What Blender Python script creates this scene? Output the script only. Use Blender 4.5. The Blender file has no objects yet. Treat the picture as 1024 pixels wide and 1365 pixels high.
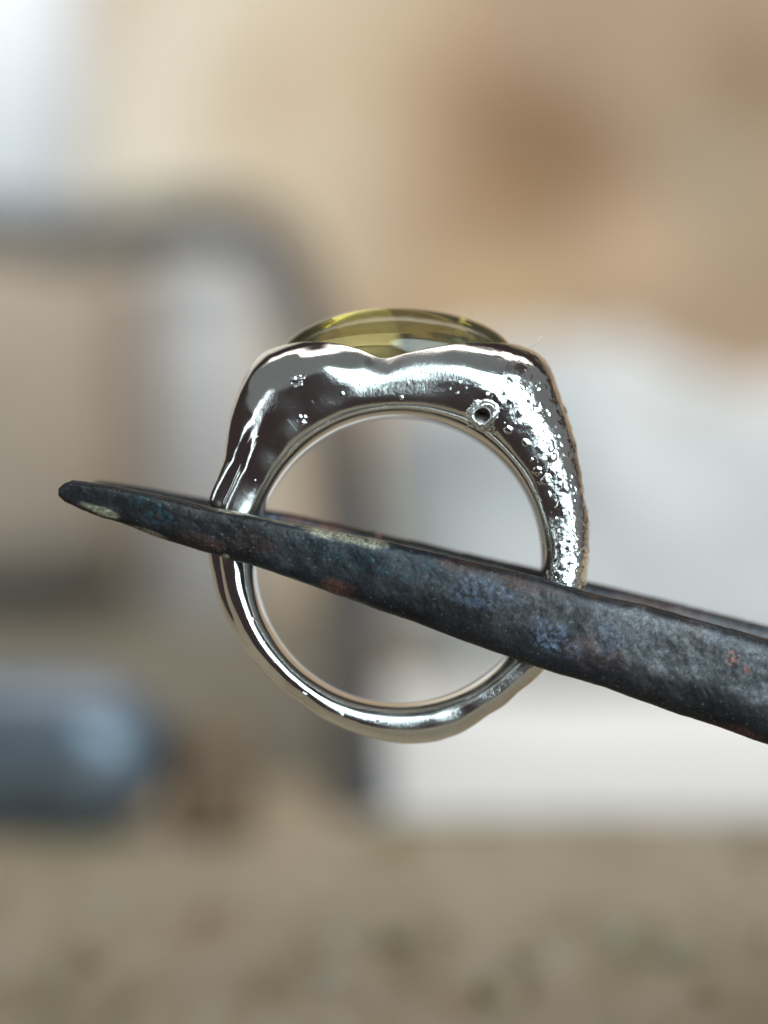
import bpy, math
import numpy as np
from mathutils import Vector, Matrix

# ------------------------------------------------------------------ camera, world, lamps, exposure
S = bpy.context.scene
D = 0.140                      # camera to ring centre plane (m)
PX = 0.0000473                 # metres per photo pixel in the ring plane
rng = np.random.default_rng(11)

cam_d = bpy.data.cameras.new("camera")
cam = bpy.data.objects.new("camera", cam_d)
S.collection.objects.link(cam)
cam.location = (0, -D, 0)
cam.rotation_euler = (math.radians(90), 0, 0)
cam_d.sensor_fit = 'HORIZONTAL'
cam_d.sensor_width = 36
cam_d.lens = 36 * D / (1024 * PX)
cam_d.clip_start = 0.005
cam_d.clip_end = 50
cam_d.dof.use_dof = True
cam_d.dof.focus_distance = D - 0.0035
cam_d.dof.aperture_fstop = cam_d.lens / 7.6
S.camera = cam

w = bpy.data.worlds.new("World")
S.world = w
w.use_nodes = True
bg = w.node_tree.nodes["Background"]
bg.inputs[0].default_value = (0.036, 0.027, 0.027, 1)
bg.inputs[1].default_value = 1.0

def lamp(name, loc, target, sx, sy, radiance, col, along=None, spread=180, shape='RECTANGLE'):
    d = bpy.data.lights.new(name, 'AREA')
    d.shape = shape; d.size = sx; d.size_y = sy
    d.energy = radiance * math.pi * sx * sy; d.color = col
    d.spread = math.radians(spread)
    o = bpy.data.objects.new(name, d)
    S.collection.objects.link(o)
    z = (Vector(loc) - Vector(target)).normalized()
    x = Vector(along if along else (1, 0, 0)); x = (x - z * x.dot(z)).normalized()
    y = z.cross(x)
    o.matrix_world = Matrix(((x.x, y.x, z.x, loc[0]), (x.y, y.y, z.y, loc[1]), (x.z, y.z, z.z, loc[2]), (0, 0, 0, 1)))
    return o

# a long window up to the right behind the camera, an added fill lamp turned towards the back of the bench,
# and dim grey lamps added above and at right for the ring's reflections
lamp("window", (0.70, -1.20, 0.32), (0, 0, 0), 2.35, 0.90, 4.6, (0.74, 0.94, 1.0), (1, 0, -1), 180, 'ELLIPSE')
lamp("back_fill", (0.05, 0.32, 0.90), (0.0, 1.0, 0.0), 1.6, 0.7, 3.1, (1.0, 0.94, 0.86), None, 118)
lamp("top_grey_fill", (-0.40, -0.55, 0.95), (0, 0, 0), 2.5, 1.7, 0.135, (0.84, 1.0, 1.0))
lamp("left_streak_lamp", (-0.92, -0.66, 0.16), (0, 0, 0), 0.13, 0.46, 3.5, (0.80, 0.95, 1.0), (0, -1, 0))  # unseen lamp added for the bright streak on the left shank
lamp("right_grey_fill", (0.95, -0.15, 0.30), (0, 0, 0), 1.1, 1.2, 0.13, (0.86, 1.0, 1.0))

S.view_settings.view_transform = 'Standard'
S.view_settings.look = 'None'
S.view_settings.exposure = 0
S.view_settings.gamma = 1
S.render.engine = 'CYCLES'
S.cycles.use_denoising = True
S.cycles.max_bounces = 10
S.cycles.transmission_bounces = 8
S.cycles.caustics_refractive = True
S.cycles.sample_clamp_indirect = 6

# ------------------------------------------------------------------ helpers
def at(px, py, y):
    """point at depth y (m) seen at photo pixel (px, py)"""
    k = PX * (D + y) / D
    return np.array([(px - 512.0) * k, y, (682.5 - py) * k])

def hash3(ix, iy, iz):
    n = (ix * 374761393 + iy * 668265263 + iz * 2147483647 + 1013904223) & 0xffffffff
    n = ((n ^ (n >> 13)) * 1274126177) & 0xffffffff
    n = (n ^ (n >> 16)) & 0xffffffff
    return n / 4294967295.0

def vnoise(p):
    """value noise, p (N,3), result about -1..1"""
    i = np.floor(p).astype(np.int64); f = p - i
    u = f * f * f * (f * (f * 6 - 15) + 10)
    r = 0
    for dx in (0, 1):
        wx = u[:, 0] if dx else 1 - u[:, 0]
        for dy in (0, 1):
            wy = u[:, 1] if dy else 1 - u[:, 1]
            for dz in (0, 1):
                wz = u[:, 2] if dz else 1 - u[:, 2]
                r = r + wx * wy * wz * hash3(i[:, 0] + dx, i[:, 1] + dy, i[:, 2] + dz)
    return r * 2 - 1

def fbm(p, oct=3):
    r = 0; a = 1; s = 0
    for k in range(oct):
        r = r + a * vnoise(p * (2 ** k) + 17.3 * k); s += a; a *= .5
    return r / s

def sstep(a, b, x):
    t = np.clip((x - a) / (b - a), 0, 1)
    return t * t * (3 - 2 * t)

def grid_mesh(name, V, nu, nv, close_u, close_v, caps=False):
    """V (nu*nv,3); faces between rows u and columns v"""
    iu = np.arange(nu if close_u else nu - 1); iv = np.arange(nv if close_v else nv - 1)
    U, W = np.meshgrid(iu, iv, indexing='ij')
    U2 = (U + 1) % nu; W2 = (W + 1) % nv
    F = np.stack([U * nv + W, U2 * nv + W, U2 * nv + W2, U * nv + W2], -1).reshape(-1, 4)
    lv = F.reshape(-1); ls = np.arange(len(F)) * 4
    extra = []
    if caps:
        a = np.arange(nv)[::-1]; b = (nu - 1) * nv + np.arange(nv)
        extra = [b[::-1], a[::-1]]
        for e in extra:
            ls = np.append(ls, len(lv)); lv = np.append(lv, e)
    me = bpy.data.meshes.new(name)
    me.vertices.add(len(V)); me.vertices.foreach_set('co', np.asarray(V, np.float32).reshape(-1))
    me.loops.add(len(lv)); me.loops.foreach_set('vertex_index', lv.astype(np.int32))
    me.polygons.add(len(ls)); me.polygons.foreach_set('loop_start', ls.astype(np.int32))
    me.update(calc_edges=True); me.validate()
    me.polygons.foreach_set('use_smooth', np.ones(len(me.polygons), bool))
    return me

def grid_normals(P, close_u=True, close_v=True):
    """P (nu,nv,3) -> unit normals"""
    du = np.roll(P, -1, 0) - np.roll(P, 1, 0)
    dv = np.roll(P, -1, 1) - np.roll(P, 1, 1)
    if not close_u:
        du[0] = P[1] - P[0]; du[-1] = P[-1] - P[-2]
    n = np.cross(du, dv)
    return n / (np.linalg.norm(n, axis=-1, keepdims=True) + 1e-20)

def link(name, me, mat, parent=None, loc=(0, 0, 0)):
    o = bpy.data.objects.new(name, me)
    S.collection.objects.link(o)
    o.location = loc
    if mat: me.materials.append(mat)
    if parent: o.parent = parent
    return o

def thing(name, label, cat, loc=(0, 0, 0)):
    o = bpy.data.objects.new(name, None)
    S.collection.objects.link(o)
    o.empty_display_size = 0.005
    o.location = loc
    o["label"] = label; o["category"] = cat
    return o

def tag(o, label, cat):
    o["label"] = label; o["category"] = cat
    return o

def rounded_box(name, lo, hi, r, seg=4, wob=0.0):
    import bmesh
    bm = bmesh.new()
    bmesh.ops.create_cube(bm, size=1)
    lo = np.array(lo); hi = np.array(hi)
    for v in bm.verts:
        v.co = Vector((lo + hi) / 2 + np.array(v.co) * (hi - lo))
    bmesh.ops.bevel(bm, geom=bm.edges[:], offset=r, segments=seg, affect='EDGES', profile=.5)
    me = bpy.data.meshes.new(name); bm.to_mesh(me); bm.free()
    me.polygons.foreach_set('use_smooth', np.ones(len(me.polygons), bool))
    return me

def lathe(name, prof, axis='z', n=64):
    """prof list of (r,h)"""
    prof = np.array(prof); t = np.linspace(0, 2 * np.pi, n, endpoint=False)
    R, T = np.meshgrid(prof[:, 0], t, indexing='ij'); H = np.repeat(prof[:, 1][:, None], n, 1)
    if axis == 'z': V = np.stack([R * np.cos(T), R * np.sin(T), H], -1)
    else: V = np.stack([H, R * np.cos(T), R * np.sin(T)], -1)
    return grid_mesh(name, V.reshape(-1, 3), len(prof), n, False, True)

def tube(name, pts, rad, n=24, sub=10):
    pts = np.array(pts, float)
    # Catmull-Rom
    P = np.vstack([2 * pts[0] - pts[1], pts, 2 * pts[-1] - pts[-2]])
    out = []
    for i in range(1, len(P) - 2):
        for t in np.linspace(0, 1, sub, endpoint=False):
            out.append(.5 * ((2 * P[i]) + (-P[i-1] + P[i+1]) * t + (2*P[i-1] - 5*P[i] + 4*P[i+1] - P[i+2]) * t**2 + (-P[i-1] + 3*P[i] - 3*P[i+1] + P[i+2]) * t**3))
    out.append(P[-2]); C = np.array(out)
    T = np.gradient(C, axis=0); T /= np.linalg.norm(T, axis=1, keepdims=True)
    up = np.array([0.13, 1, 0.07]); A = np.cross(T, up); A /= np.linalg.norm(A, axis=1, keepdims=True)
    B = np.cross(T, A)
    a = np.linspace(0, 2 * np.pi, n, endpoint=False)
    r = rad if np.isscalar(rad) else np.interp(np.linspace(0, 1, len(C)), np.linspace(0, 1, len(rad)), rad)[:, None, None]
    V = C[:, None] + r * (np.cos(a)[None, :, None] * A[:, None] + np.sin(a)[None, :, None] * B[:, None])
    return grid_mesh(name, V.reshape(-1, 3), len(C), n, False, True, caps=True)

# ------------------------------------------------------------------ materials
class NT:
    def __init__(s, name):
        s.m = bpy.data.materials.new(name); s.m.use_nodes = True
        s.t = s.m.node_tree; s.b = s.t.nodes["Principled BSDF"]
        s.co = s.n('ShaderNodeTexCoord').outputs['Object']
    def n(s, k, **kw):
        x = s.t.nodes.new(k)
        for a, v in kw.items(): setattr(x, a, v)
        return x
    def l(s, a, b): s.t.links.new(a, b)
    def scaled(s, v):
        m = s.n('ShaderNodeMapping'); m.inputs['Scale'].default_value = v if hasattr(v, '__len__') else (v, v, v)
        s.l(s.co, m.inputs['Vector']); return m.outputs[0]
    def noise(s, scale, detail=4, rough=.55, vec=None, dist=0):
        x = s.n('ShaderNodeTexNoise'); x.inputs['Scale'].default_value = 1.0 if hasattr(scale, '__len__') else scale
        x.inputs['Detail'].default_value = detail; x.inputs['Roughness'].default_value = rough
        x.inputs['Distortion'].default_value = dist
        s.l(vec if vec else (s.scaled(scale) if hasattr(scale, '__len__') else s.co), x.inputs['Vector'])
        return x.outputs['Fac']
    def ramp(s, fac, stops):
        r = s.n('ShaderNodeValToRGB'); e = r.color_ramp.elements
        while len(e) < len(stops): e.new(.5)
        for k, (p, c) in enumerate(stops):
            e[k].position = p; e[k].color = (*c, 1) if hasattr(c, '__len__') else (c, c, c, 1)
        s.l(fac, r.inputs[0]); return r.outputs[0]
    def mix(s, fac, a, b, mode='MIX'):
        m = s.n('ShaderNodeMix', data_type='RGBA', blend_type=mode)
        for sock, v in ((m.inputs[0], fac), (m.inputs[6], a), (m.inputs[7], b)):
            if isinstance(v, (int, float)): sock.default_value = v
            elif hasattr(v, '__len__'): sock.default_value = (*v, 1)
            else: s.l(v, sock)
        return m.outputs[2]
    def math(s, op, a, b=None):
        m = s.n('ShaderNodeMath', operation=op)
        for sock, v in ((m.inputs[0], a), (m.inputs[1], b)):
            if v is None: continue
            if isinstance(v, (int, float)): sock.default_value = v
            else: s.l(v, sock)
        return m.outputs[0]
    def attr(s, name):
        a = s.n('ShaderNodeAttribute'); a.attribute_name = name; return a.outputs['Fac']
    def bump(s, h, strength, dist):
        b = s.n('ShaderNodeBump'); b.inputs['Strength'].default_value = strength; b.inputs['Distance'].default_value = dist
        s.l(h, b.inputs['Height']); s.l(b.outputs[0], s.b.inputs['Normal'])
    def set(s, k, v):
        if isinstance(v, (int, float)): s.b.inputs[k].default_value = v
        elif hasattr(v, '__len__'): s.b.inputs[k].default_value = (*v, 1) if len(v) == 3 else v
        else: s.l(v, s.b.inputs[k])

def mat_simple(name, c1, c2, scale, rough=.6, detail=4, metallic=0.0, bump=0.0):
    m = NT(name); f = m.noise(scale, detail)
    m.set('Base Color', m.ramp(f, [(.3, c1), (.7, c2)])); m.set('Roughness', rough); m.set('Metallic', metallic)
    if bump: m.bump(m.noise(scale * 4, 4), .4, bump)
    return m.m

# silver
m = NT("silver")
fine = m.noise((7000, 12000, 7000), 3, .6)                 # fine polishing marks
scr = m.noise((26000, 4000, 3600), 2, .5)
pol = m.noise(420, 3, .5)
m.set('Base Color', m.mix(m.attr('pit_shade'), m.ramp(pol, [(.3, (.90, .89, .87)), (.7, (.95, .945, .93))]), (.22, .16, .14)))  # darker silver inside the pit, painted as its shade
m.set('Metallic', 1.0)
scuff = m.attr("scuff")
r = m.math('ADD', m.math('MULTIPLY', m.ramp(pol, [(.35, 0.05), (.75, .13)]), 1.0), m.math('MULTIPLY', scuff, .22))
m.set('Roughness', r)
h = m.math('ADD', m.math('MULTIPLY', fine, .35), m.math('MULTIPLY', scr, .8))
h = m.math('MULTIPLY', h, m.math('ADD', m.math('MULTIPLY', scuff, 1.1), .07))
def hair(rot, sc):
    v = m.n('ShaderNodeMapping'); v.inputs['Rotation'].default_value = (0, rot, .2); m.l(m.co, v.inputs[0])
    v2 = m.n('ShaderNodeMapping'); v2.inputs['Scale'].default_value = sc; m.l(v.outputs[0], v2.inputs[0])
    return m.ramp(m.noise(1.0, 1, .4, v2.outputs[0]), [(.63, 0.0), (.68, 1.0)])
hl = m.math('ADD', hair(.7, (22000, 1500, 700)), m.math('ADD', hair(-.5, (26000, 1500, 600)), hair(1.4, (20000, 1500, 500))))
h = m.math('SUBTRACT', h, m.math('MULTIPLY', hl, m.math('ADD', m.math('MULTIPLY', scuff, .06), .010)))
m.bump(h, .5, .00004)
SILVER = m.m

# olive stone
m = NT("olive_stone")
f = m.noise((300, 300, 900), 3, .5, dist=.6)
m.set('Base Color', m.ramp(f, [(.35, (.82, .75, .46)), (.65, (.93, .88, .64))]))
m.set('Transmission Weight', .96); m.set('IOR', 1.55); m.set('Roughness', .03)
va = m.n('ShaderNodeVolumeAbsorption'); va.inputs['Color'].default_value = (.62, .54, .15, 1); va.inputs['Density'].default_value = 215
m.l(va.outputs[0], m.t.nodes['Material Output'].inputs['Volume'])
STONE = m.m

# heat-stained steel
m = NT("heat_stained_steel")
n1 = m.noise(170, 6, .62); n2 = m.noise(420, 6, .65); n3 = m.noise(1600, 5, .7); n4 = m.noise(95, 4, .5)
base = m.ramp(n1, [(.32, (.009, .008, .009)), (.5, (.022, .018, .018)), (.68, (.046, .031, .027))])
blue = m.ramp(n2, [(.35, (.010, .014, .020)), (.7, (.052, .060, .080))])
c = m.mix(m.ramp(n4, [(.42, 0.0), (.60, .6)]), base, blue)
grey = m.ramp(n3, [(.3, (.07, .07, .078)), (.7, (.33, .315, .335))])
c = m.mix(m.math('MULTIPLY', m.attr("worn"), m.ramp(n2, [(.3, .35), (.65, .95)])), c, grey)
c = m.mix(m.math('MULTIPLY', m.attr("blue"), m.ramp(m.noise(3000, 4, .7), [(.46, 0.0), (.56, .95)])), c, (.15, .19, .29))
c = m.mix(m.math('MULTIPLY', m.attr("teal"), m.ramp(n3, [(.45, 0.0), (.6, .9)])), c, (.024, .07, .092))
c = m.mix(m.math('MULTIPLY', m.attr("rust"), m.ramp(n2, [(.38, 0.15), (.6, 1.0)])), c, (.16, .058, .036))
c = m.mix(m.math('MULTIPLY', m.attr("tan"), m.ramp(n3, [(.36, 0.0), (.46, 1.0)])), c, (.46, .40, .29))
c = m.mix(m.math('MULTIPLY', m.attr("pink"), m.ramp(n3, [(.42, 0.0), (.55, 1.0)])), c, (.62, .25, .20))
c = m.mix(m.ramp(m.noise(3800, 4, .7), [(.40, .55), (.62, 0.0)]), c, (.008, .008, .010))
grit = m.noise(7500, 3, .65)
c = m.mix(.75, c, m.ramp(grit, [(.33, .45), (.50, .95), (.64, 1.6)]), 'MULTIPLY')
specks = m.ramp(m.noise(5600, 2, .5), [(.67, 0.0), (.73, 1.0)])
c = m.mix(m.math('MULTIPLY', specks, .4), c, (.30, .29, .28))
m.set('Base Color', c)
m.set('Metallic', .35)
m.set('Roughness', m.ramp(n2, [(.3, .30), (.7, .52)]))
hh = m.math('ADD', m.math('MULTIPLY', n2, .5), m.math('MULTIPLY', n3, .5))
hh = m.math('ADD', hh, m.math('MULTIPLY', grit, .22))
m.bump(hh, .45, .00005)
STEEL = m.m

# background
m = NT("bench_surface")
n1 = m.noise((95, 26, 60), 4, .55); n2 = m.noise((260, 75, 200), 4, .6); n3 = m.noise((130, 34, 90), 2, .5)
c = m.ramp(n1, [(.30, (.31, .240, .155)), (.44, (.385, .305, .215)), (.56, (.435, .36, .27)), (.70, (.37, .26, .17))])
c = m.mix(m.ramp(n2, [(.50, 0.0), (.74, .5)]), c, (.54, .50, .41))
c = m.mix(m.ramp(n3, [(.52, 0.0), (.70, .55)]), c, (.24, .205, .105))
m.set('Base Color', c); m.set('Roughness', .75); m.bump(n2, .4, .0008)
BENCH = m.m

m = NT("stained_wall")
wco = m.n('ShaderNodeSeparateXYZ'); m.l(m.co, wco.inputs[0])
n1 = m.noise(5.0, 4, .6); n2 = m.noise(14.0, 3, .5)
xm = m.math('ADD', wco.outputs[0], m.math('MULTIPLY', m.math('SUBTRACT', n1, .5), .25))
mr = m.n('ShaderNodeMapRange'); mr.inputs[1].default_value = -.16; mr.inputs[2].default_value = .10; m.l(xm, mr.inputs[0])
c = m.ramp(mr.outputs[0], [(0.0, (.55, .52, .455)), (.42, (.46, .385, .29)), (.70, (.315, .228, .155)), (1.0, (.275, .205, .142))])
c = m.mix(m.ramp(n2, [(.45, 0.0), (.75, .5)]), c, (.40, .28, .18))
def stain(cx, cz, rx, rz, rot):
    v = m.n('ShaderNodeMapping'); v.vector_type = 'TEXTURE'
    v.inputs['Location'].default_value = (cx, 0, cz); v.inputs['Rotation'].default_value = (0, rot, 0)
    v.inputs['Scale'].default_value = (rx, 1000, rz); m.l(m.co, v.inputs[0])
    g = m.n('ShaderNodeTexGradient', gradient_type='SPHERICAL'); m.l(v.outputs[0], g.inputs[0])
    return m.math('ADD', g.outputs['Fac'], m.math('MULTIPLY', m.math('SUBTRACT', n2, .5), .25))
WALL_Y = 1.16
for (px, py, rx, ry, rot, colr, k) in ((725, 195, 210, 140, .6, (.16, .095, .048), .95), (660, 275, 120, 80, .3, (.25, .15, .075), .7), (1010, 100, 110, 95, 0, (.17, .11, .06), .85),
                                       (960, 250, 90, 130, 0, (.24, .215, .165), .7), (650, 400, 160, 60, 0, (.46, .34, .19), .7), (860, 330, 120, 100, 0, (.50, .37, .26), .5)):
    p = at(px, py, WALL_Y); k2 = PX * (D + WALL_Y) / D
    c = m.mix(m.math('MULTIPLY', m.ramp(stain(p[0], p[2], rx * k2, ry * k2, rot), [(.0, 0.0), (.75, 1.0)]), k), c, colr)
m.set('Base Color', c); m.set('Roughness', .85)
WALL = m.m

PAPER = mat_simple("white_paper", (.74, .75, .78), (.82, .82, .83), 40, .7)
BOXM = mat_simple("pale_cloth", (.42, .41, .405), (.58, .57, .585), 30, .7)
ROLL = mat_simple("white_card", (.54, .57, .63), (.60, .63, .69), 12, .7)
RODM = mat_simple("grey_rod_steel", (.045, .046, .050), (.075, .076, .082), 90, .5, metallic=.3)
CART = mat_simple("brown_card", (.26, .225, .185), (.35, .295, .24), 18, .8)
CANM = mat_simple("pale_grey_enamel", (.34, .34, .36), (.42, .42, .44), 20, .4)
DARK = mat_simple("shadow_black", (.006, .006, .007), (.014, .014, .014), 30, .7)  # near-black colour painted as shadow below the carton
BLUE = mat_simple("blue_grey_steel", (.10, .125, .16), (.24, .285, .35), 120, .32, metallic=.45, bump=.0003)
BROWN = mat_simple("brown_wood", (.10, .058, .030), (.21, .125, .068), 260, .6)
FIBRE = mat_simple("lint", (.75, .70, .62), (.85, .80, .72), 900, .6)

# ------------------------------------------------------------------ setting
BZ = -0.041
def sheet(name, x0, x1, y0, y1, z, mat):
    V = np.array([[x0, y0, z], [x1, y0, z], [x1, y1, z], [x0, y1, z]])
    me = bpy.data.meshes.new(name); me.from_pydata([tuple(v) for v in V], [], [(0, 1, 2, 3)]); me.update()
    return link(name, me, mat)
o = sheet("bench_top", -1.5, 1.5, -0.03, WALL_Y + .01, BZ, BENCH); o["kind"] = "structure"
me = bpy.data.meshes.new("wall")
me.from_pydata([(-1.5, WALL_Y, BZ - .02), (1.5, WALL_Y, BZ - .02), (1.5, WALL_Y, 1.2), (-1.5, WALL_Y, 1.2)], [], [(0, 1, 2, 3)])
o = link("wall", me, WALL); o["kind"] = "structure"

# ------------------------------------------------------------------ ring
CX, CY = 532.0, 747.0
outer = np.array([(325,507),(338,484),(353,470),(370,463),(398,458),(430,457),(460,460),(480,466),(500,473),(515,476),(535,473),(560,468),(600,462),(640,459),
    (680,459),(702,463),(717,470),(730,482),(739,498),(745,518),(753,542),(765,575),(775,620),(781,660),(785,715),(783,760),(777,800),(762,845),(740,880),(718,902),(690,925),(650,953),
    (610,978),(580,987),(550,990),(520,988),(480,979),(440,963),(400,936),(360,905),(330,870),(310,835),(295,800),(286,765),(280,735),(277,705),(280,668),(290,640),(299,610),(304,570),(311,540)], float)
oth = np.arctan2(CY - outer[:, 1], outer[:, 0] - CX); orr = np.hypot(outer[:, 0] - CX, CY - outer[:, 1])
k = np.argsort(oth); oth = oth[k]; orr = orr[k]
NU, NV = 1500, 320
TH = np.linspace(-np.pi, np.pi, NU, endpoint=False)
target = np.interp(TH, np.r_[oth[-3:] - 2*np.pi, oth, oth[:3] + 2*np.pi], np.r_[orr[-3:], orr, orr[:3]])
ker = np.hanning(13); ker /= ker.sum()
target = np.convolve(np.r_[target[-6:], target, target[:6]], ker, 'valid')
# cross-section parameter: denser on the front half
f = np.linspace(0, 1, NV, endpoint=False)
PH = np.where(f < .68, f / .68 * np.pi, np.pi + (f - .68) / .32 * np.pi)
top = np.exp(-((np.abs(np.angle(np.exp(1j * (TH - np.pi/2)))) / math.radians(52)) ** 4))   # 1 over the head of the ring
BF = (1.90 + .95 * (0.5 + .5 * np.cos(2 * TH)) + 1.90 * top) * 1e-3
BB = (2.35 + .50 * (0.5 + .5 * np.cos(2 * TH)) + 2.75 * top) * 1e-3                          # half width along the finger
RIN = 191.0 * PX
cx0, cz0 = (CX - 512) * PX, (682.5 - CY) * PX
AX, AY, X0 = 158 * PX, 3.45e-3, (530 - 512) * PX
ZB = (682.5 - 480) * PX
Y0 = .75e-3                      # the stone sits a little behind the middle
def build(rout):
    th = rout - RIN
    low = (.5 - .14 * top) * th                       # the front face leans back over the head
    rc = RIN + low
    c, s = np.cos(PH), np.sin(PH)
    no = (2.08 - .03 * top)[:, None]
    ni = (2.35 + .95 * sstep(-.35, .35, np.sin(TH) + .35 * np.cos(TH)))[:, None]
    kk = sstep(-.15, .15, c)[None, :]
    nn = ni * (1 - kk) + no * kk
    a = np.where(c[None, :] > 0, (th - low)[:, None], low[:, None])
    R = rc[:, None] + a * np.sign(c) * np.abs(c)[None, :] ** (2 / nn)
    b = np.where(s[None, :] > 0, BF[:, None], BB[:, None])
    Y = -b * np.sign(s) * np.abs(s)[None, :] ** (2 / nn)
    return R, Y
def place(R, Y):
    X = cx0 + R * np.cos(TH)[:, None]; Z = cz0 + R * np.sin(TH)[:, None]
    e = np.sqrt(((X - X0) / AX) ** 2 + ((Y - Y0) / AY) ** 2)
    t = (1 - sstep(1.0, 1.10, e)) * (np.cos(PH)[None, :] > 0) * (Z > 6e-3)
    Z = Z * (1 - t) + np.minimum(Z, ZB - .0003 - .00068 * np.clip(1 - e * e, 0, 1)) * t
    return np.stack([X, Y, Z], -1)
def project(P):
    k = D / (D + P[..., 1]) / PX
    return 512 + P[..., 0] * k, 682.5 - P[..., 2] * k
rout = target * PX
for it in range(6):
    P = place(*build(rout))
    px, py = project(P)
    pr = np.hypot(px - CX, CY - py); pa = np.arctan2(CY - py, px - CX)
    bins = ((pa + np.pi) / (2 * np.pi) * 360).astype(int) % 360
    sil = np.zeros(360); np.maximum.at(sil, bins.ravel(), pr.ravel())
    silt = np.interp(TH, (np.arange(360) + .5) / 360 * 2*np.pi - np.pi, sil, period=2*np.pi)
    rout = rout * (1 + .8 * (target / silt - 1))
    rout = np.convolve(np.r_[rout[-6:], rout, rout[:6]], ker, 'valid')
P = place(*build(rout))
N = grid_normals(P)
if (N[NU//2, 0] * np.array([1, 0, 0])).sum() < 0: N = -N
Pf = P.reshape(-1, 3)
side = np.cos(PH)[None, :] * np.ones((NU, 1))
# hand-carved lumps
lump = fbm(Pf / .0034, 2).reshape(NU, NV) * .00013 + fbm(Pf / .0011 + 5, 2).reshape(NU, NV) * .000018
inner = sstep(-.9, -.3, side)
H = lump * inner
# lengthwise groove on the left shank
dth = lambda deg: np.angle(np.exp(1j * (TH - math.radians(deg))))
gw = np.exp(-(dth(176) / math.radians(33)) ** 4)[:, None]
phg = (1.02 + .25 * np.sin(TH * 3 + 1))[:, None]
H -= gw * .00030 * np.exp(-((PH[None, :] - phg) / .15) ** 2)
H += gw * .00018 * np.exp(-((PH[None, :] - phg + .33) / .2) ** 2)
# ridge along the upper left face
gl = np.exp(-(dth(142) / math.radians(24)) ** 4)[:, None]
H += gl * .00022 * np.exp(-((PH[None, :] - .62) / .22) ** 2)
# knuckle on the right half of the head, orange-peel casting skin on the right
px, py = project(P)
H += .00034 * np.exp(-((px - 625) / 66) ** 2 - ((py - 492) / 45) ** 2) * (P[..., 1] < 0)
H += .00040 * np.exp(-((px - 432) / 40) ** 2 - ((py - 496) / 27) ** 2) * (P[..., 1] < 0)
H -= .00016 * np.exp(-((px - 512 + (py - 476) * .5) / 20) ** 2 - ((py - 478) / 26) ** 2) * (P[..., 1] < 0)
skin = np.exp(-(dth(15) / math.radians(48)) ** 4)[:, None] * sstep(-.35, .1, side)
H += skin * (fbm(Pf / .00032, 3).reshape(NU, NV) * .000020 + np.clip(fbm(Pf / .0006 + 9, 2).reshape(NU, NV) - .15, 0, 1) * .00009)
P1 = P + N * H[..., None]
scuff = np.zeros((NU, NV))
px, py = project(P1)
front = (N[..., 1] < -.05)
fp = np.where(front, 0, 1e6)
ids = np.flatnonzero(front.ravel())
pxf, pyf = px.ravel()[ids], py.ravel()[ids]
P1f = P1.reshape(-1, 3)
def centre(x, y):
    d = np.hypot(pxf - x, pyf - y); j = d.argmin()
    return (ids[j] if d[j] < 4 else None)
Hd = np.zeros(NU * NV); SC = np.zeros(NU * NV)
def local(j, r):
    d2 = ((P1f - P1f[j]) ** 2).sum(1)
    q = np.flatnonzero(d2 < (r * 3) ** 2)
    return q, np.sqrt(d2[q])
def grain(x, y, rpx, h):
    j = centre(x, y)
    if j is None: return
    r = rpx * PX
    q, d = local(j, r * .5)
    d = d * (1 + .45 * vnoise(P1f[q] / (r * .8) + j))
    Hd[q] = np.maximum(Hd[q], h * r * np.sqrt(np.clip(1 - (d / r) ** 2, 0, 1))) if h > 0 else np.minimum(Hd[q], h * r * np.clip(1 - (d / r) ** 2, 0, 1))
# casting grain on the right shoulder and shank
def strip(t):
    pts = np.array([(655, 500), (705, 545), (735, 610), (748, 680), (752, 730), (748, 785)], float)
    u = np.clip(t, 0, 1) * (len(pts) - 1); i = min(int(u), len(pts) - 2); g = u - i
    return pts[i] * (1 - g) + pts[i + 1] * g
for q in range(250):
    t = rng.random() ** .8
    cpt = strip(t); off = rng.normal(0, 1) * (15 + 9 * t)
    x, y = cpt + np.array([off + 5, -off * .35]) + rng.normal(0, 5, 2)
    r = min(6.5, 1.2 + rng.exponential(1.2))
    grain(x, y, r, rng.uniform(.10, .34) if rng.random() < .72 else -rng.uniform(.25, .5))
for (x, y, r) in ((741,762,5.5),(748,755,6),(738,768,4),(752,775,6.5),(745,783,4.5),(737,756,4),(678,573,5),(700,590,5),(655,531,4),(662,528,3.5),(649,527,3),(668,538,3),(727,640,6),(755,650,7),(750,675,6.5),
                  (745,725,7),(716,628,5),(737,610,5.5),(770,655,6),(755,545,5),(723,553,4),(735,598,5)):
    grain(x, y, r, .38)
for (x, y, r) in ((457,525,2.2),(535,530,2.4),(516,540,1.6),(440,560,1.5),(480,512,1.3),(415,535,1.5),(545,512,1.5),(600,520,1.8),(612,510,1.6),(405,925,2.6),(365,880,2.2),(352,855,1.8),(338,825,2.4),(455,952,2),(505,960,1.6),
                  (610,525,2),(620,520,2),(365,590,1.6),(340,640,1.4),(420,470,1.2),(395,455,1.2),(344,583,1.5)):
    grain(x, y, r, .5)
# small rough pits
for (cxp, cyp, rr, nn_) in ((397, 507, 10, 22), (405, 558, 8, 5), (655, 572, 8, 9), (628, 560, 8, 7), (720, 515, 8, 10), (660, 545, 8, 8)):
    for q in range(nn_):
        a = rng.uniform(0, 6.28); d = rr * np.sqrt(rng.random())
        grain(cxp + d * np.cos(a), cyp + d * np.sin(a), rng.uniform(1.2, 3.4), rng.choice([-1, 1]) * rng.uniform(.3, .6))
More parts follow.
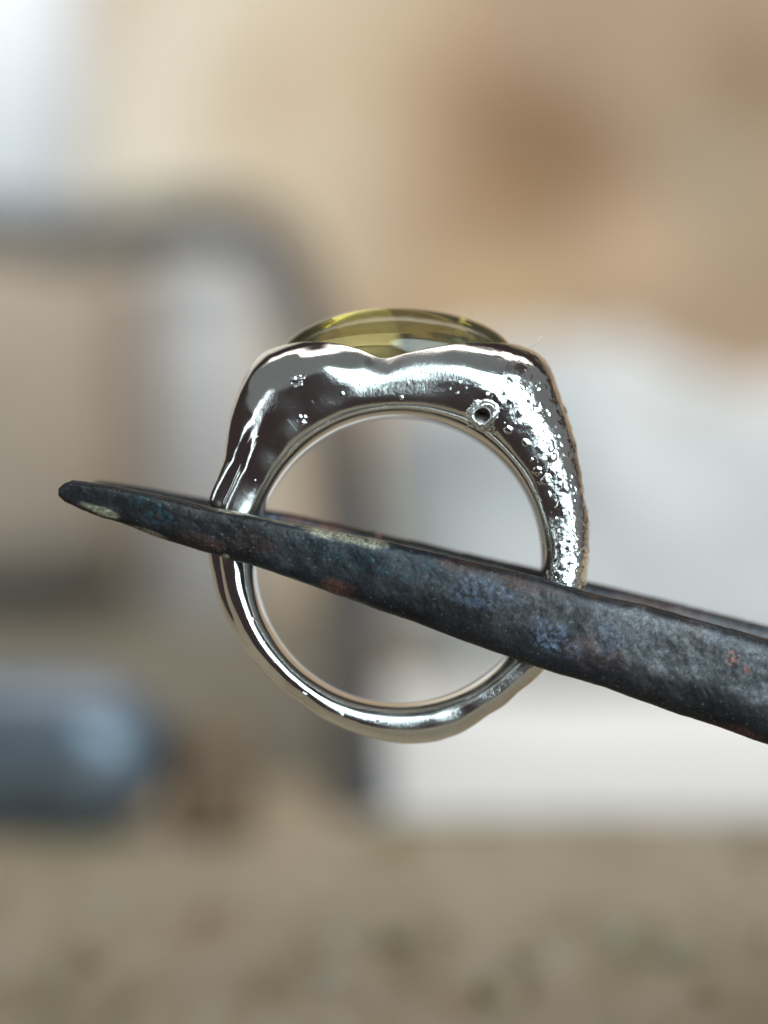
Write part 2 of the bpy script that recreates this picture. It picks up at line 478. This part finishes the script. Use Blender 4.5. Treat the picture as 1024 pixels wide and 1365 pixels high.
# the drilled pit with its raised rough collar
j = centre(643, 553)
q, d = local(j, 34 * PX)
an = np.arctan2(P1f[q][:, 2] - P1f[j][2], P1f[q][:, 0] - P1f[j][0])
u0 = d / PX * (1 + .05 * vnoise(P1f[q] / .0004))
ux = d / PX * (1 + .10 * np.cos(3 * an + 1.2) + .12 * vnoise(P1f[q] / .0004))
rough = fbm(P1f[q] / .00028, 3)
Hd[q] = np.where(ux < 24, 0, Hd[q])
Hd[q] += np.exp(-((ux - 14) / 4.5) ** 2) * .00017 * (1 + .6 * rough) - .0011 * (1 - sstep(7.5, 10.5, u0))
Hd[q] += (1 - sstep(20, 27, ux)) * rough * .00005
SC[q] = np.maximum(SC[q], .9 * (1 - sstep(14, 27, ux)))
PIT_SHADE = np.zeros(NU * NV); PIT_SHADE[q] = 1 - sstep(7, 10, u0)  # mask for the shade painted into the drilled hole
# scuffed, brushed places
for (x, y, r, k) in ((560, 505, 75, .8), (500, 515, 60, .6), (440, 530, 50, .55), (385, 545, 40, .55), (330, 665, 35, .6), (540, 968, 70, .8), (455, 950, 40, .4), (600, 958, 40, .9), (650, 936, 38, .95), (688, 905, 34, .95), (388, 575, 30, .85), (358, 615, 26, .8), (600, 520, 50, .5), (405, 570, 30, .5), (640, 940, 40, .4), (700, 560, 40, .5), (725, 600, 40, .55), (742, 650, 42, .55), (750, 700, 42, .55), (752, 750, 42, .55), (680, 520, 40, .5), (600, 480, 40, .35)):
    j = centre(x, y)
    if j is None: continue
    q, d = local(j, r * PX / 1.5)
    SC[q] = np.maximum(SC[q], k * np.exp(-(d / (r * PX)) ** 2 * 1.5))
P2 = P1f + N.reshape(-1, 3) * Hd[:, None]
me = grid_mesh("band", P2, NU, NV, True, True)
# make sure faces point outwards
fn = me.polygons[0].normal; 
n0 = N.reshape(-1, 3)[me.polygons[0].vertices[0]]
if fn.dot(Vector(n0)) < 0: me.flip_normals()
at_ = me.attributes.new("pit_shade", 'FLOAT', 'POINT'); at_.data.foreach_set('value', PIT_SHADE.astype(np.float32))
at_ = me.attributes.new("scuff", 'FLOAT', 'POINT'); at_.data.foreach_set('value', SC.astype(np.float32))
ring = thing("ring", "hand-carved silver ring with pitted right shoulder and olive stone, gripped in dark tweezers", "ring", (cx0, 0, cz0 - 243 * PX))
off = Vector(ring.location)
band = link("band", me, SILVER, ring, -off)
band["label"] = "lumpy polished silver band with cast grain and a drilled pit"
# stone: half ellipsoid with a girdle, closed underneath
nr, na = 60, 180
prof = []
for t in np.linspace(0.0005, 1, nr): prof.append((np.sin(t * np.pi / 2), np.cos(t * np.pi / 2)))
prof += [(1.0, -.03), (.985, -.05)]
for t in np.linspace(.95, .001, 14): prof.append((t, -.06 - .20 * (1 - t * t)))
prof = np.array(prof); ang = np.linspace(0, 2 * np.pi, na, endpoint=False)
HS = 71 * PX
V = np.stack([X0 + AX * .995 * prof[:, 0][:, None] * np.cos(ang), Y0 + AY * .985 * prof[:, 0][:, None] * np.sin(ang), ZB + HS * prof[:, 1][:, None] + 0 * ang], -1).reshape(-1, 3)
V[:, 2] += (V[:, 2] > ZB + .0003) * vnoise(V / .004) * .00006
me = grid_mesh("stone", V, len(prof), na, False, True)
if me.polygons[na * 20].normal.z < 0: me.flip_normals()
stone = link("stone", me, STONE, ring, -off)
stone["label"] = "domed translucent olive stone set in the top"

# ------------------------------------------------------------------ tweezers
def jaw(name, up, low, ymid, half, parent, loc, seed, patches, x_end):
    up = np.array(up, float); low = np.array(low, float)
    nv = 150
    xs = np.r_[np.linspace(up[0, 0], 1040, 780), np.linspace(1040, x_end, 121)[1:]]
    nx = len(xs)
    u = np.interp(xs, up[:, 0], up[:, 1]); l = np.interp(xs, low[:, 0], low[:, 1])
    ker = np.hanning(25); ker /= ker.sum()
    ys = ymid(xs); th = half(xs)
    a = np.linspace(0, 2 * np.pi, 4001)
    c, s = np.cos(a), np.sin(a); n = 4.0
    cc = np.sign(c) * np.abs(c) ** (2 / n); ss = np.sign(s) * np.abs(s) ** (2 / n)
    L = np.r_[0, np.cumsum(np.hypot(np.diff(cc) * 2.2, np.diff(ss)))]      # even spacing round the section
    q = np.linspace(0, L[-1], nv, endpoint=False)
    cc, ss = np.interp(q, L, cc), np.interp(q, L, ss)
    kk = PX * (D + ys) / D
    X = np.repeat(((xs - 512) * kk)[:, None], nv, 1)
    zc = (682.5 - (u + l) / 2) * kk; hz = (l - u) / 2 * kk
    Z = zc[:, None] + hz[:, None] * cc
    Y = ys[:, None] - th[:, None] * ss
    P = np.stack([X, Y, Z], -1)
    N = grid_normals(P, close_u=False)
    if N[nx//2, nv//4, 1] > 0: N = -N
    F = P.reshape(-1, 3)
    h = fbm(F / .0026 + seed, 3) * .00008 + fbm(F / .0005 + seed, 3) * .00002
    h += -.000012 * np.clip(fbm(F / .00035 + seed * 2, 2) - .35, 0, 1) * 4
    V = F + N.reshape(-1, 3) * h[:, None]
    me = grid_mesh(name, V, nx, nv, False, True, caps=True)
    if me.polygons[nv * 300 + nv // 4].normal.dot(Vector(N[300, nv // 4])) < 0: me.flip_normals()
    px, py = project(V)
    wob = fbm(V / .0012 + 3, 3) * 14
    for key, lst in patches.items():
        A = np.zeros(len(V))
        for (x, y, rx, ry, rot, k) in lst:
            dx, dy = px - x, py - y
            p = (dx * math.cos(rot) + dy * math.sin(rot)) / rx; q = (-dx * math.sin(rot) + dy * math.cos(rot)) / ry
            d = np.hypot(p, q) + wob / 14 * .35
            A = np.maximum(A, k * (1 - sstep(.55, 1.15, d)))
        at_ = me.attributes.new(key, 'FLOAT', 'POINT'); at_.data.foreach_set('value', A.astype(np.float32))
    return link(name, me, STEEL, parent, loc)

end = at(2400, 1440, -.0005)
tw = thing("tweezers", "heat-stained dark steel tweezers gripping the silver ring, tip at left", "tweezers", (float(end[0]), 0, BZ))
off = -Vector(tw.location)
up = [(80,651),(86,645),(97,640),(140,645),(200,657),(285,676),(340,687),(400,699),(480,714),(560,731),(640,750),(724,770),(781,788),(860,806),(940,828),(1024,852),(1400,985),(2400,1340)]
low = [(80,661),(88,669),(110,680),(150,694),(200,712),(270,735),(330,752),(420,782),(500,811),(560,832),(650,866),(720,890),(800,915),(900,950),(1024,992),(1400,1150),(2400,1480)]
R = .23
front_patches = {
 "worn": [(880, 858, 160, 42, .28, 1.0), (720, 815, 90, 28, .25, .55), (1010, 900, 90, 45, .3, .9), (600, 775, 80, 22, .25, .25)],
 "blue": [(738, 850, 42, 24, .4, 1.0), (640, 790, 50, 25, .3, .6), (815, 850, 25, 20, 0, .5), (955, 850, 20, 20, 0, .35)],
 "teal": [(215, 688, 22, 22, 0, 1.0), (470, 735, 70, 25, .25, .6), (190, 665, 20, 12, 0, .6), (560, 760, 40, 25, 0, .5)],
 "rust": [(455, 785, 30, 12, .33, .85), (790, 868, 55, 26, .3, .35), (700, 780, 60, 10, .25, .35), (930, 850, 40, 18, .3, .25), (330, 720, 35, 18, .2, .5), (980, 975, 40, 8, .3, .6), (792, 797, 8, 5, 0, 1.0), (620, 755, 50, 10, .2, .35), (270, 720, 40, 10, .3, .4)],
 "tan": [(445, 712, 45, 8, .2, 1.0), (490, 722, 28, 8, .2, .9), (132, 680, 32, 6, .33, .9), (305, 681, 26, 4, .15, .8), (375, 695, 30, 4, .2, .6), (200, 710, 30, 4, .33, .5), (300, 742, 6, 3, 0, 1.0)],
 "pink": [(977, 879, 10, 12, 0, 1.0), (996, 893, 6, 5, 0, .6)],
}
jaw("jaw", up, low, lambda x: -.00392 + .0000004 * np.clip(x - 1024, 0, None) * -1.5 + .0029 * sstep(1500, 2400, x) , lambda x: np.interp(x, [80, 110, 300, 700, 1024, 2400], [.0006, .0008, .0010, .00115, .0013, .0010]), tw, off, 1.0, front_patches, 2400)["label"] = "dark jaw in front of the ring with rust and blue heat stains"
upb = [(122,645),(132,640),(180,646),(290,667),(380,683),(500,709),(600,732),(720,759),(784,775),(900,803),(1024,834),(1400,962),(2400,1340)]
lowb = [(122,650),(140,665),(200,690),(270,715),(330,732),(420,762),(500,791),(560,812),(650,846),(720,870),(800,895),(900,930),(1024,972),(1400,1140),(2400,1480)]
back_patches = {"worn": [(1000, 850, 200, 40, .25, .6)], "blue": [(365, 690, 15, 8, 0, 1)], "teal": [(900, 810, 60, 10, .25, .4)], "rust": [(420, 695, 55, 12, .2, 1.0), (900, 815, 100, 10, .25, .5)], "tan": [], "pink": [(505, 712, 6, 5, 0, .6)]}
jaw("jaw", upb, lowb, lambda x: .00398 + .0000004 * np.clip(x - 1024, 0, None) * 1.5 - .0050 * sstep(1500, 2400, x), lambda x: np.interp(x, [122, 150, 300, 700, 1024, 2400], [.0004, .0008, .0010, .00115, .0013, .0010]), tw, off, 7.0, back_patches, 2400)

# ------------------------------------------------------------------ background things
def bxy(px, d):                   # x at camera distance d for photo column px
    return (px - 512) * PX * d / D
def bz(py, d): return (682.5 - py) * PX * d / D

# sheet of paper lying in front of the pale box
x0 = bxy(498, .30)
V = []; nx_, ny_ = 24, 16
for i in range(nx_):
    for j2 in range(ny_):
        V.append((x0 + (i / (nx_ - 1)) * .16, .155 + j2 / (ny_ - 1) * .215, BZ + .0006 + .0008 * math.sin(i * .5) ** 2 * (j2 / ny_)))
me = grid_mesh("paper_sheet", np.array(V), nx_, ny_, False, False)
if me.polygons[0].normal.z < 0: me.flip_normals()
tag(link("paper_sheet", me, PAPER), "blurred white paper sheet lying flat on the bench before the cloth bundle", "paper")

d = .52
x0, x1 = bxy(503, d), bxy(503, d) + .20
y0, y1 = d - D, d - D + .10
zt = bz(486, d + .03)
nu_, nv_ = 90, 180
uu = np.linspace(-np.pi / 2 + .001, np.pi / 2 - .001, nu_); vv = np.linspace(0, 2 * np.pi, nv_, endpoint=False)
sg = lambda x, e: np.sign(x) * np.abs(x) ** e
Uq, Vq = np.meshgrid(uu, vv, indexing='ij')
X = (x0 + x1) / 2 + (x1 - x0) / 2 * sg(np.cos(Uq), .3) * sg(np.cos(Vq), .32)
Y = (y0 + y1) / 2 + (y1 - y0) / 2 * sg(np.cos(Uq), .3) * sg(np.sin(Vq), .32)
Z = (BZ + zt) / 2 + (zt - BZ) / 2 * sg(np.sin(Uq), .35)
V = np.stack([X, Y, Z], -1).reshape(-1, 3)
n_ = fbm(V / .030 + 2, 3); n2_ = fbm(V / .030 + 40, 3)
lift = sstep(BZ, BZ + .01, V[:, 2])
V[:, 1] += n_ * .012 * lift; V[:, 2] += (n2_ * .018 * sstep(0, zt, V[:, 2])); V[:, 0] += n2_ * .003 * lift
V[:, 2] = np.maximum(V[:, 2], BZ + .0015)
me = grid_mesh("cloth_bundle", V, nu_, nv_, False, True)
if me.polygons[nu_ // 2 * nv_].normal.x < 0: me.flip_normals()
tag(link("cloth_bundle", me, BOXM), "blurred pale grey crumpled cloth bundle standing on the bench at right", "cloth")

# dull mat under the things at the left
V = []; nx_, ny_ = 20, 20
for i in range(nx_):
    for j2 in range(ny_):
        V.append((-.42 + (i / (nx_ - 1)) * (.42 + bxy(488, .34)), .200 + j2 / (ny_ - 1) * .90, BZ + .0004 + .0002 * math.sin(i * .9 + j2)))
me = grid_mesh("mat", np.array(V), nx_, ny_, False, False)
if me.polygons[0].normal.z < 0: me.flip_normals()
tag(link("mat", me, mat_simple("khaki_mat", (.115, .105, .08), (.17, .155, .12), 60, .8)), "blurred khaki grey mat lying on the bench at left, under carton and canister", "mat")

# bent grey rod
pts = [(483, 1082, .30), (476, 960, .33), (466, 820, .37), (452, 660, .42), (432, 520, .48), (402, 400, .54), (365, 325, .59), (310, 295, .62), (220, 298, .64), (100, 315, .65), (-40, 300, .65), (-180, 330, .65), (-240, 450, .62), (-270, 700, .58)]
pp = [(bxy(x, dd), dd - D, bz(y, dd)) for x, y, dd in pts]
pp.append((pp[-1][0], pp[-1][1] - .02, BZ + .001))
pp[0] = (pp[0][0], pp[0][1], BZ + .001)
tag(link("bent_rod", tube("bent_rod", pp, [.0037, .0047, .0058, .0068, .0074, .0076, .0076, .0072, .0068, .006], 24, 12), RODM), "blurred dark grey bent metal rod arching over to the left behind the ring", "rod")

# brown carton on a dark block in place of a shadow gap, white roll on top
d = .90
ct = thing("carton", "blurred brown card carton on a dark block standing in for shadow at the left edge", "carton", (bxy(20, d), d - D, BZ))
o = -Vector(ct.location)
link("body", rounded_box("body", (bxy(-260, d), d - D, bz(750, d)), (bxy(165, d), d - D + .12, bz(330, d)), .004), CART, ct, o)
link("base", rounded_box("base", (bxy(-240, d), d - D - .10, BZ + .0007), (bxy(160, d), d - D + .11, bz(750, d) - .0003), .003), DARK, ct, o)  # solid block that paints the shadow band under the carton
zt = bz(330, d)
me = lathe("paper_roll", [(.0001, 0), (.045, 0), (.047, .002), (.047, .150), (.045, .152), (.015, .152), (.014, .150), (.014, .02), (.0001, .02)], 'z')
tag(link("paper_roll", me, ROLL, None, (bxy(-35, d + .05), d - D + .055, zt + .0005)), "blurred bluish white roll standing on top of the brown carton", "roll")

# pale grey canister
d = .80
r_ = (bxy(345, d) - bxy(195, d)) / 2; hh = bz(338, d) - BZ
cn = thing("canister", "blurred pale grey enamel canister standing beside the brown carton", "canister", (bxy(270, d), d - D + r_, BZ + .0007))
link("body", lathe("body", [(.0001, 0), (r_ * .96, 0), (r_, .002), (r_, hh * .86), (r_ * .97, hh * .87)], 'z'), CANM, cn)
link("lid", lathe("lid", [(r_ * .97, hh * .872), (r_ * 1.02, hh * .88), (r_ * 1.02, hh * .97), (r_ * .96, hh), (.0001, hh)], 'z'), CANM, cn)

# domed steel cylinder lying at lower left, with brown block beside it
d = .272
R0 = .0104
prof = [(.0001, -.075), (R0 * .9, -.075), (R0, -.073), (R0, -.012)]
for t in np.linspace(0, 1, 14)[1:]: prof.append((max(R0 * math.cos(t * math.pi / 2), .0001), -.012 + .012 * math.sin(t * math.pi / 2)))
me = lathe("steel_cylinder", prof, 'x')
o = link("steel_cylinder", me, BLUE, None, (bxy(217, d), d - D + R0, BZ + R0 + .0002))
o.rotation_euler = (0, 0, math.radians(-12))
tag(o, "blurred blue-grey steel cylinder with domed end lying at lower left", "cylinder")
me = rounded_box("wood_block", (-.0050, -.0045, 0), (.0050, .0045, .0142), .0015)
o = link("wood_block", me, BROWN, None, (bxy(277, d), d - D + .008, BZ + .0002)); o.rotation_euler = (0, 0, .3)
tag(o, "small blurred brown wooden block beside the steel cylinder's domed end", "wood block")

# lint
p = [at(700, 464, -.0042), at(709, 462, -.0043), at(716, 458, -.0044), at(719, 451, -.0044), at(723, 449, -.0043)]
tag(link("lint_fibre", tube("lint_fibre", p, .000028, 8, 8), FIBRE), "tiny pale lint fibre sticking up from the ring's right shoulder", "fibre")

# crumbs and filings scattered over the bench
nb = 200
import bmesh
bm = bmesh.new(); bmesh.ops.create_icosphere(bm, subdivisions=1, radius=1)
bv = np.array([v.co[:] for v in bm.verts]); bf = np.array([[v.index for v in f_.verts] for f_ in bm.faces]); bm.free()
VV, FF, mi = [], [], []
for q in range(nb):
    dd = .185 + .28 * rng.random() ** 1.4
    x = (rng.random() - .5) * .40 * dd; y = dd - D
    if dd > .285 and x > bxy(480, dd): continue
    if .27 < dd < .33 and x < bxy(320, dd): continue
    rr_ = rng.uniform(.0003, .0011) * (1 if rng.random() < .85 else 1.7)
    p = bv * (1 + .35 * rng.normal(size=(len(bv), 1))) * rr_ * rng.uniform(.6, 1.4, 3) + np.array([x, y, BZ + rr_ * .6])
    FF.append(bf + len(bv) * len(VV)); VV.append(p); mi += [int(rng.integers(0, 5))] * len(bf)
me = bpy.data.meshes.new("debris")
me.from_pydata(np.concatenate(VV).tolist(), [], np.concatenate(FF).tolist())
for k_, cc in enumerate(((.42, .36, .26), (.32, .275, .15), (.34, .22, .13), (.56, .53, .45), (.38, .33, .25))):
    me.materials.append(mat_simple("crumb_%s" % ("tan", "olive", "brown", "pale", "khaki")[k_], tuple(v * .8 for v in cc), cc, 900, .7))
me.polygons.foreach_set('material_index', np.array(mi, np.int32))
o = link("debris", me, None); o["kind"] = "stuff"
o["label"] = "blurred tan and olive crumbs scattered over the bench"; o["category"] = "crumbs"
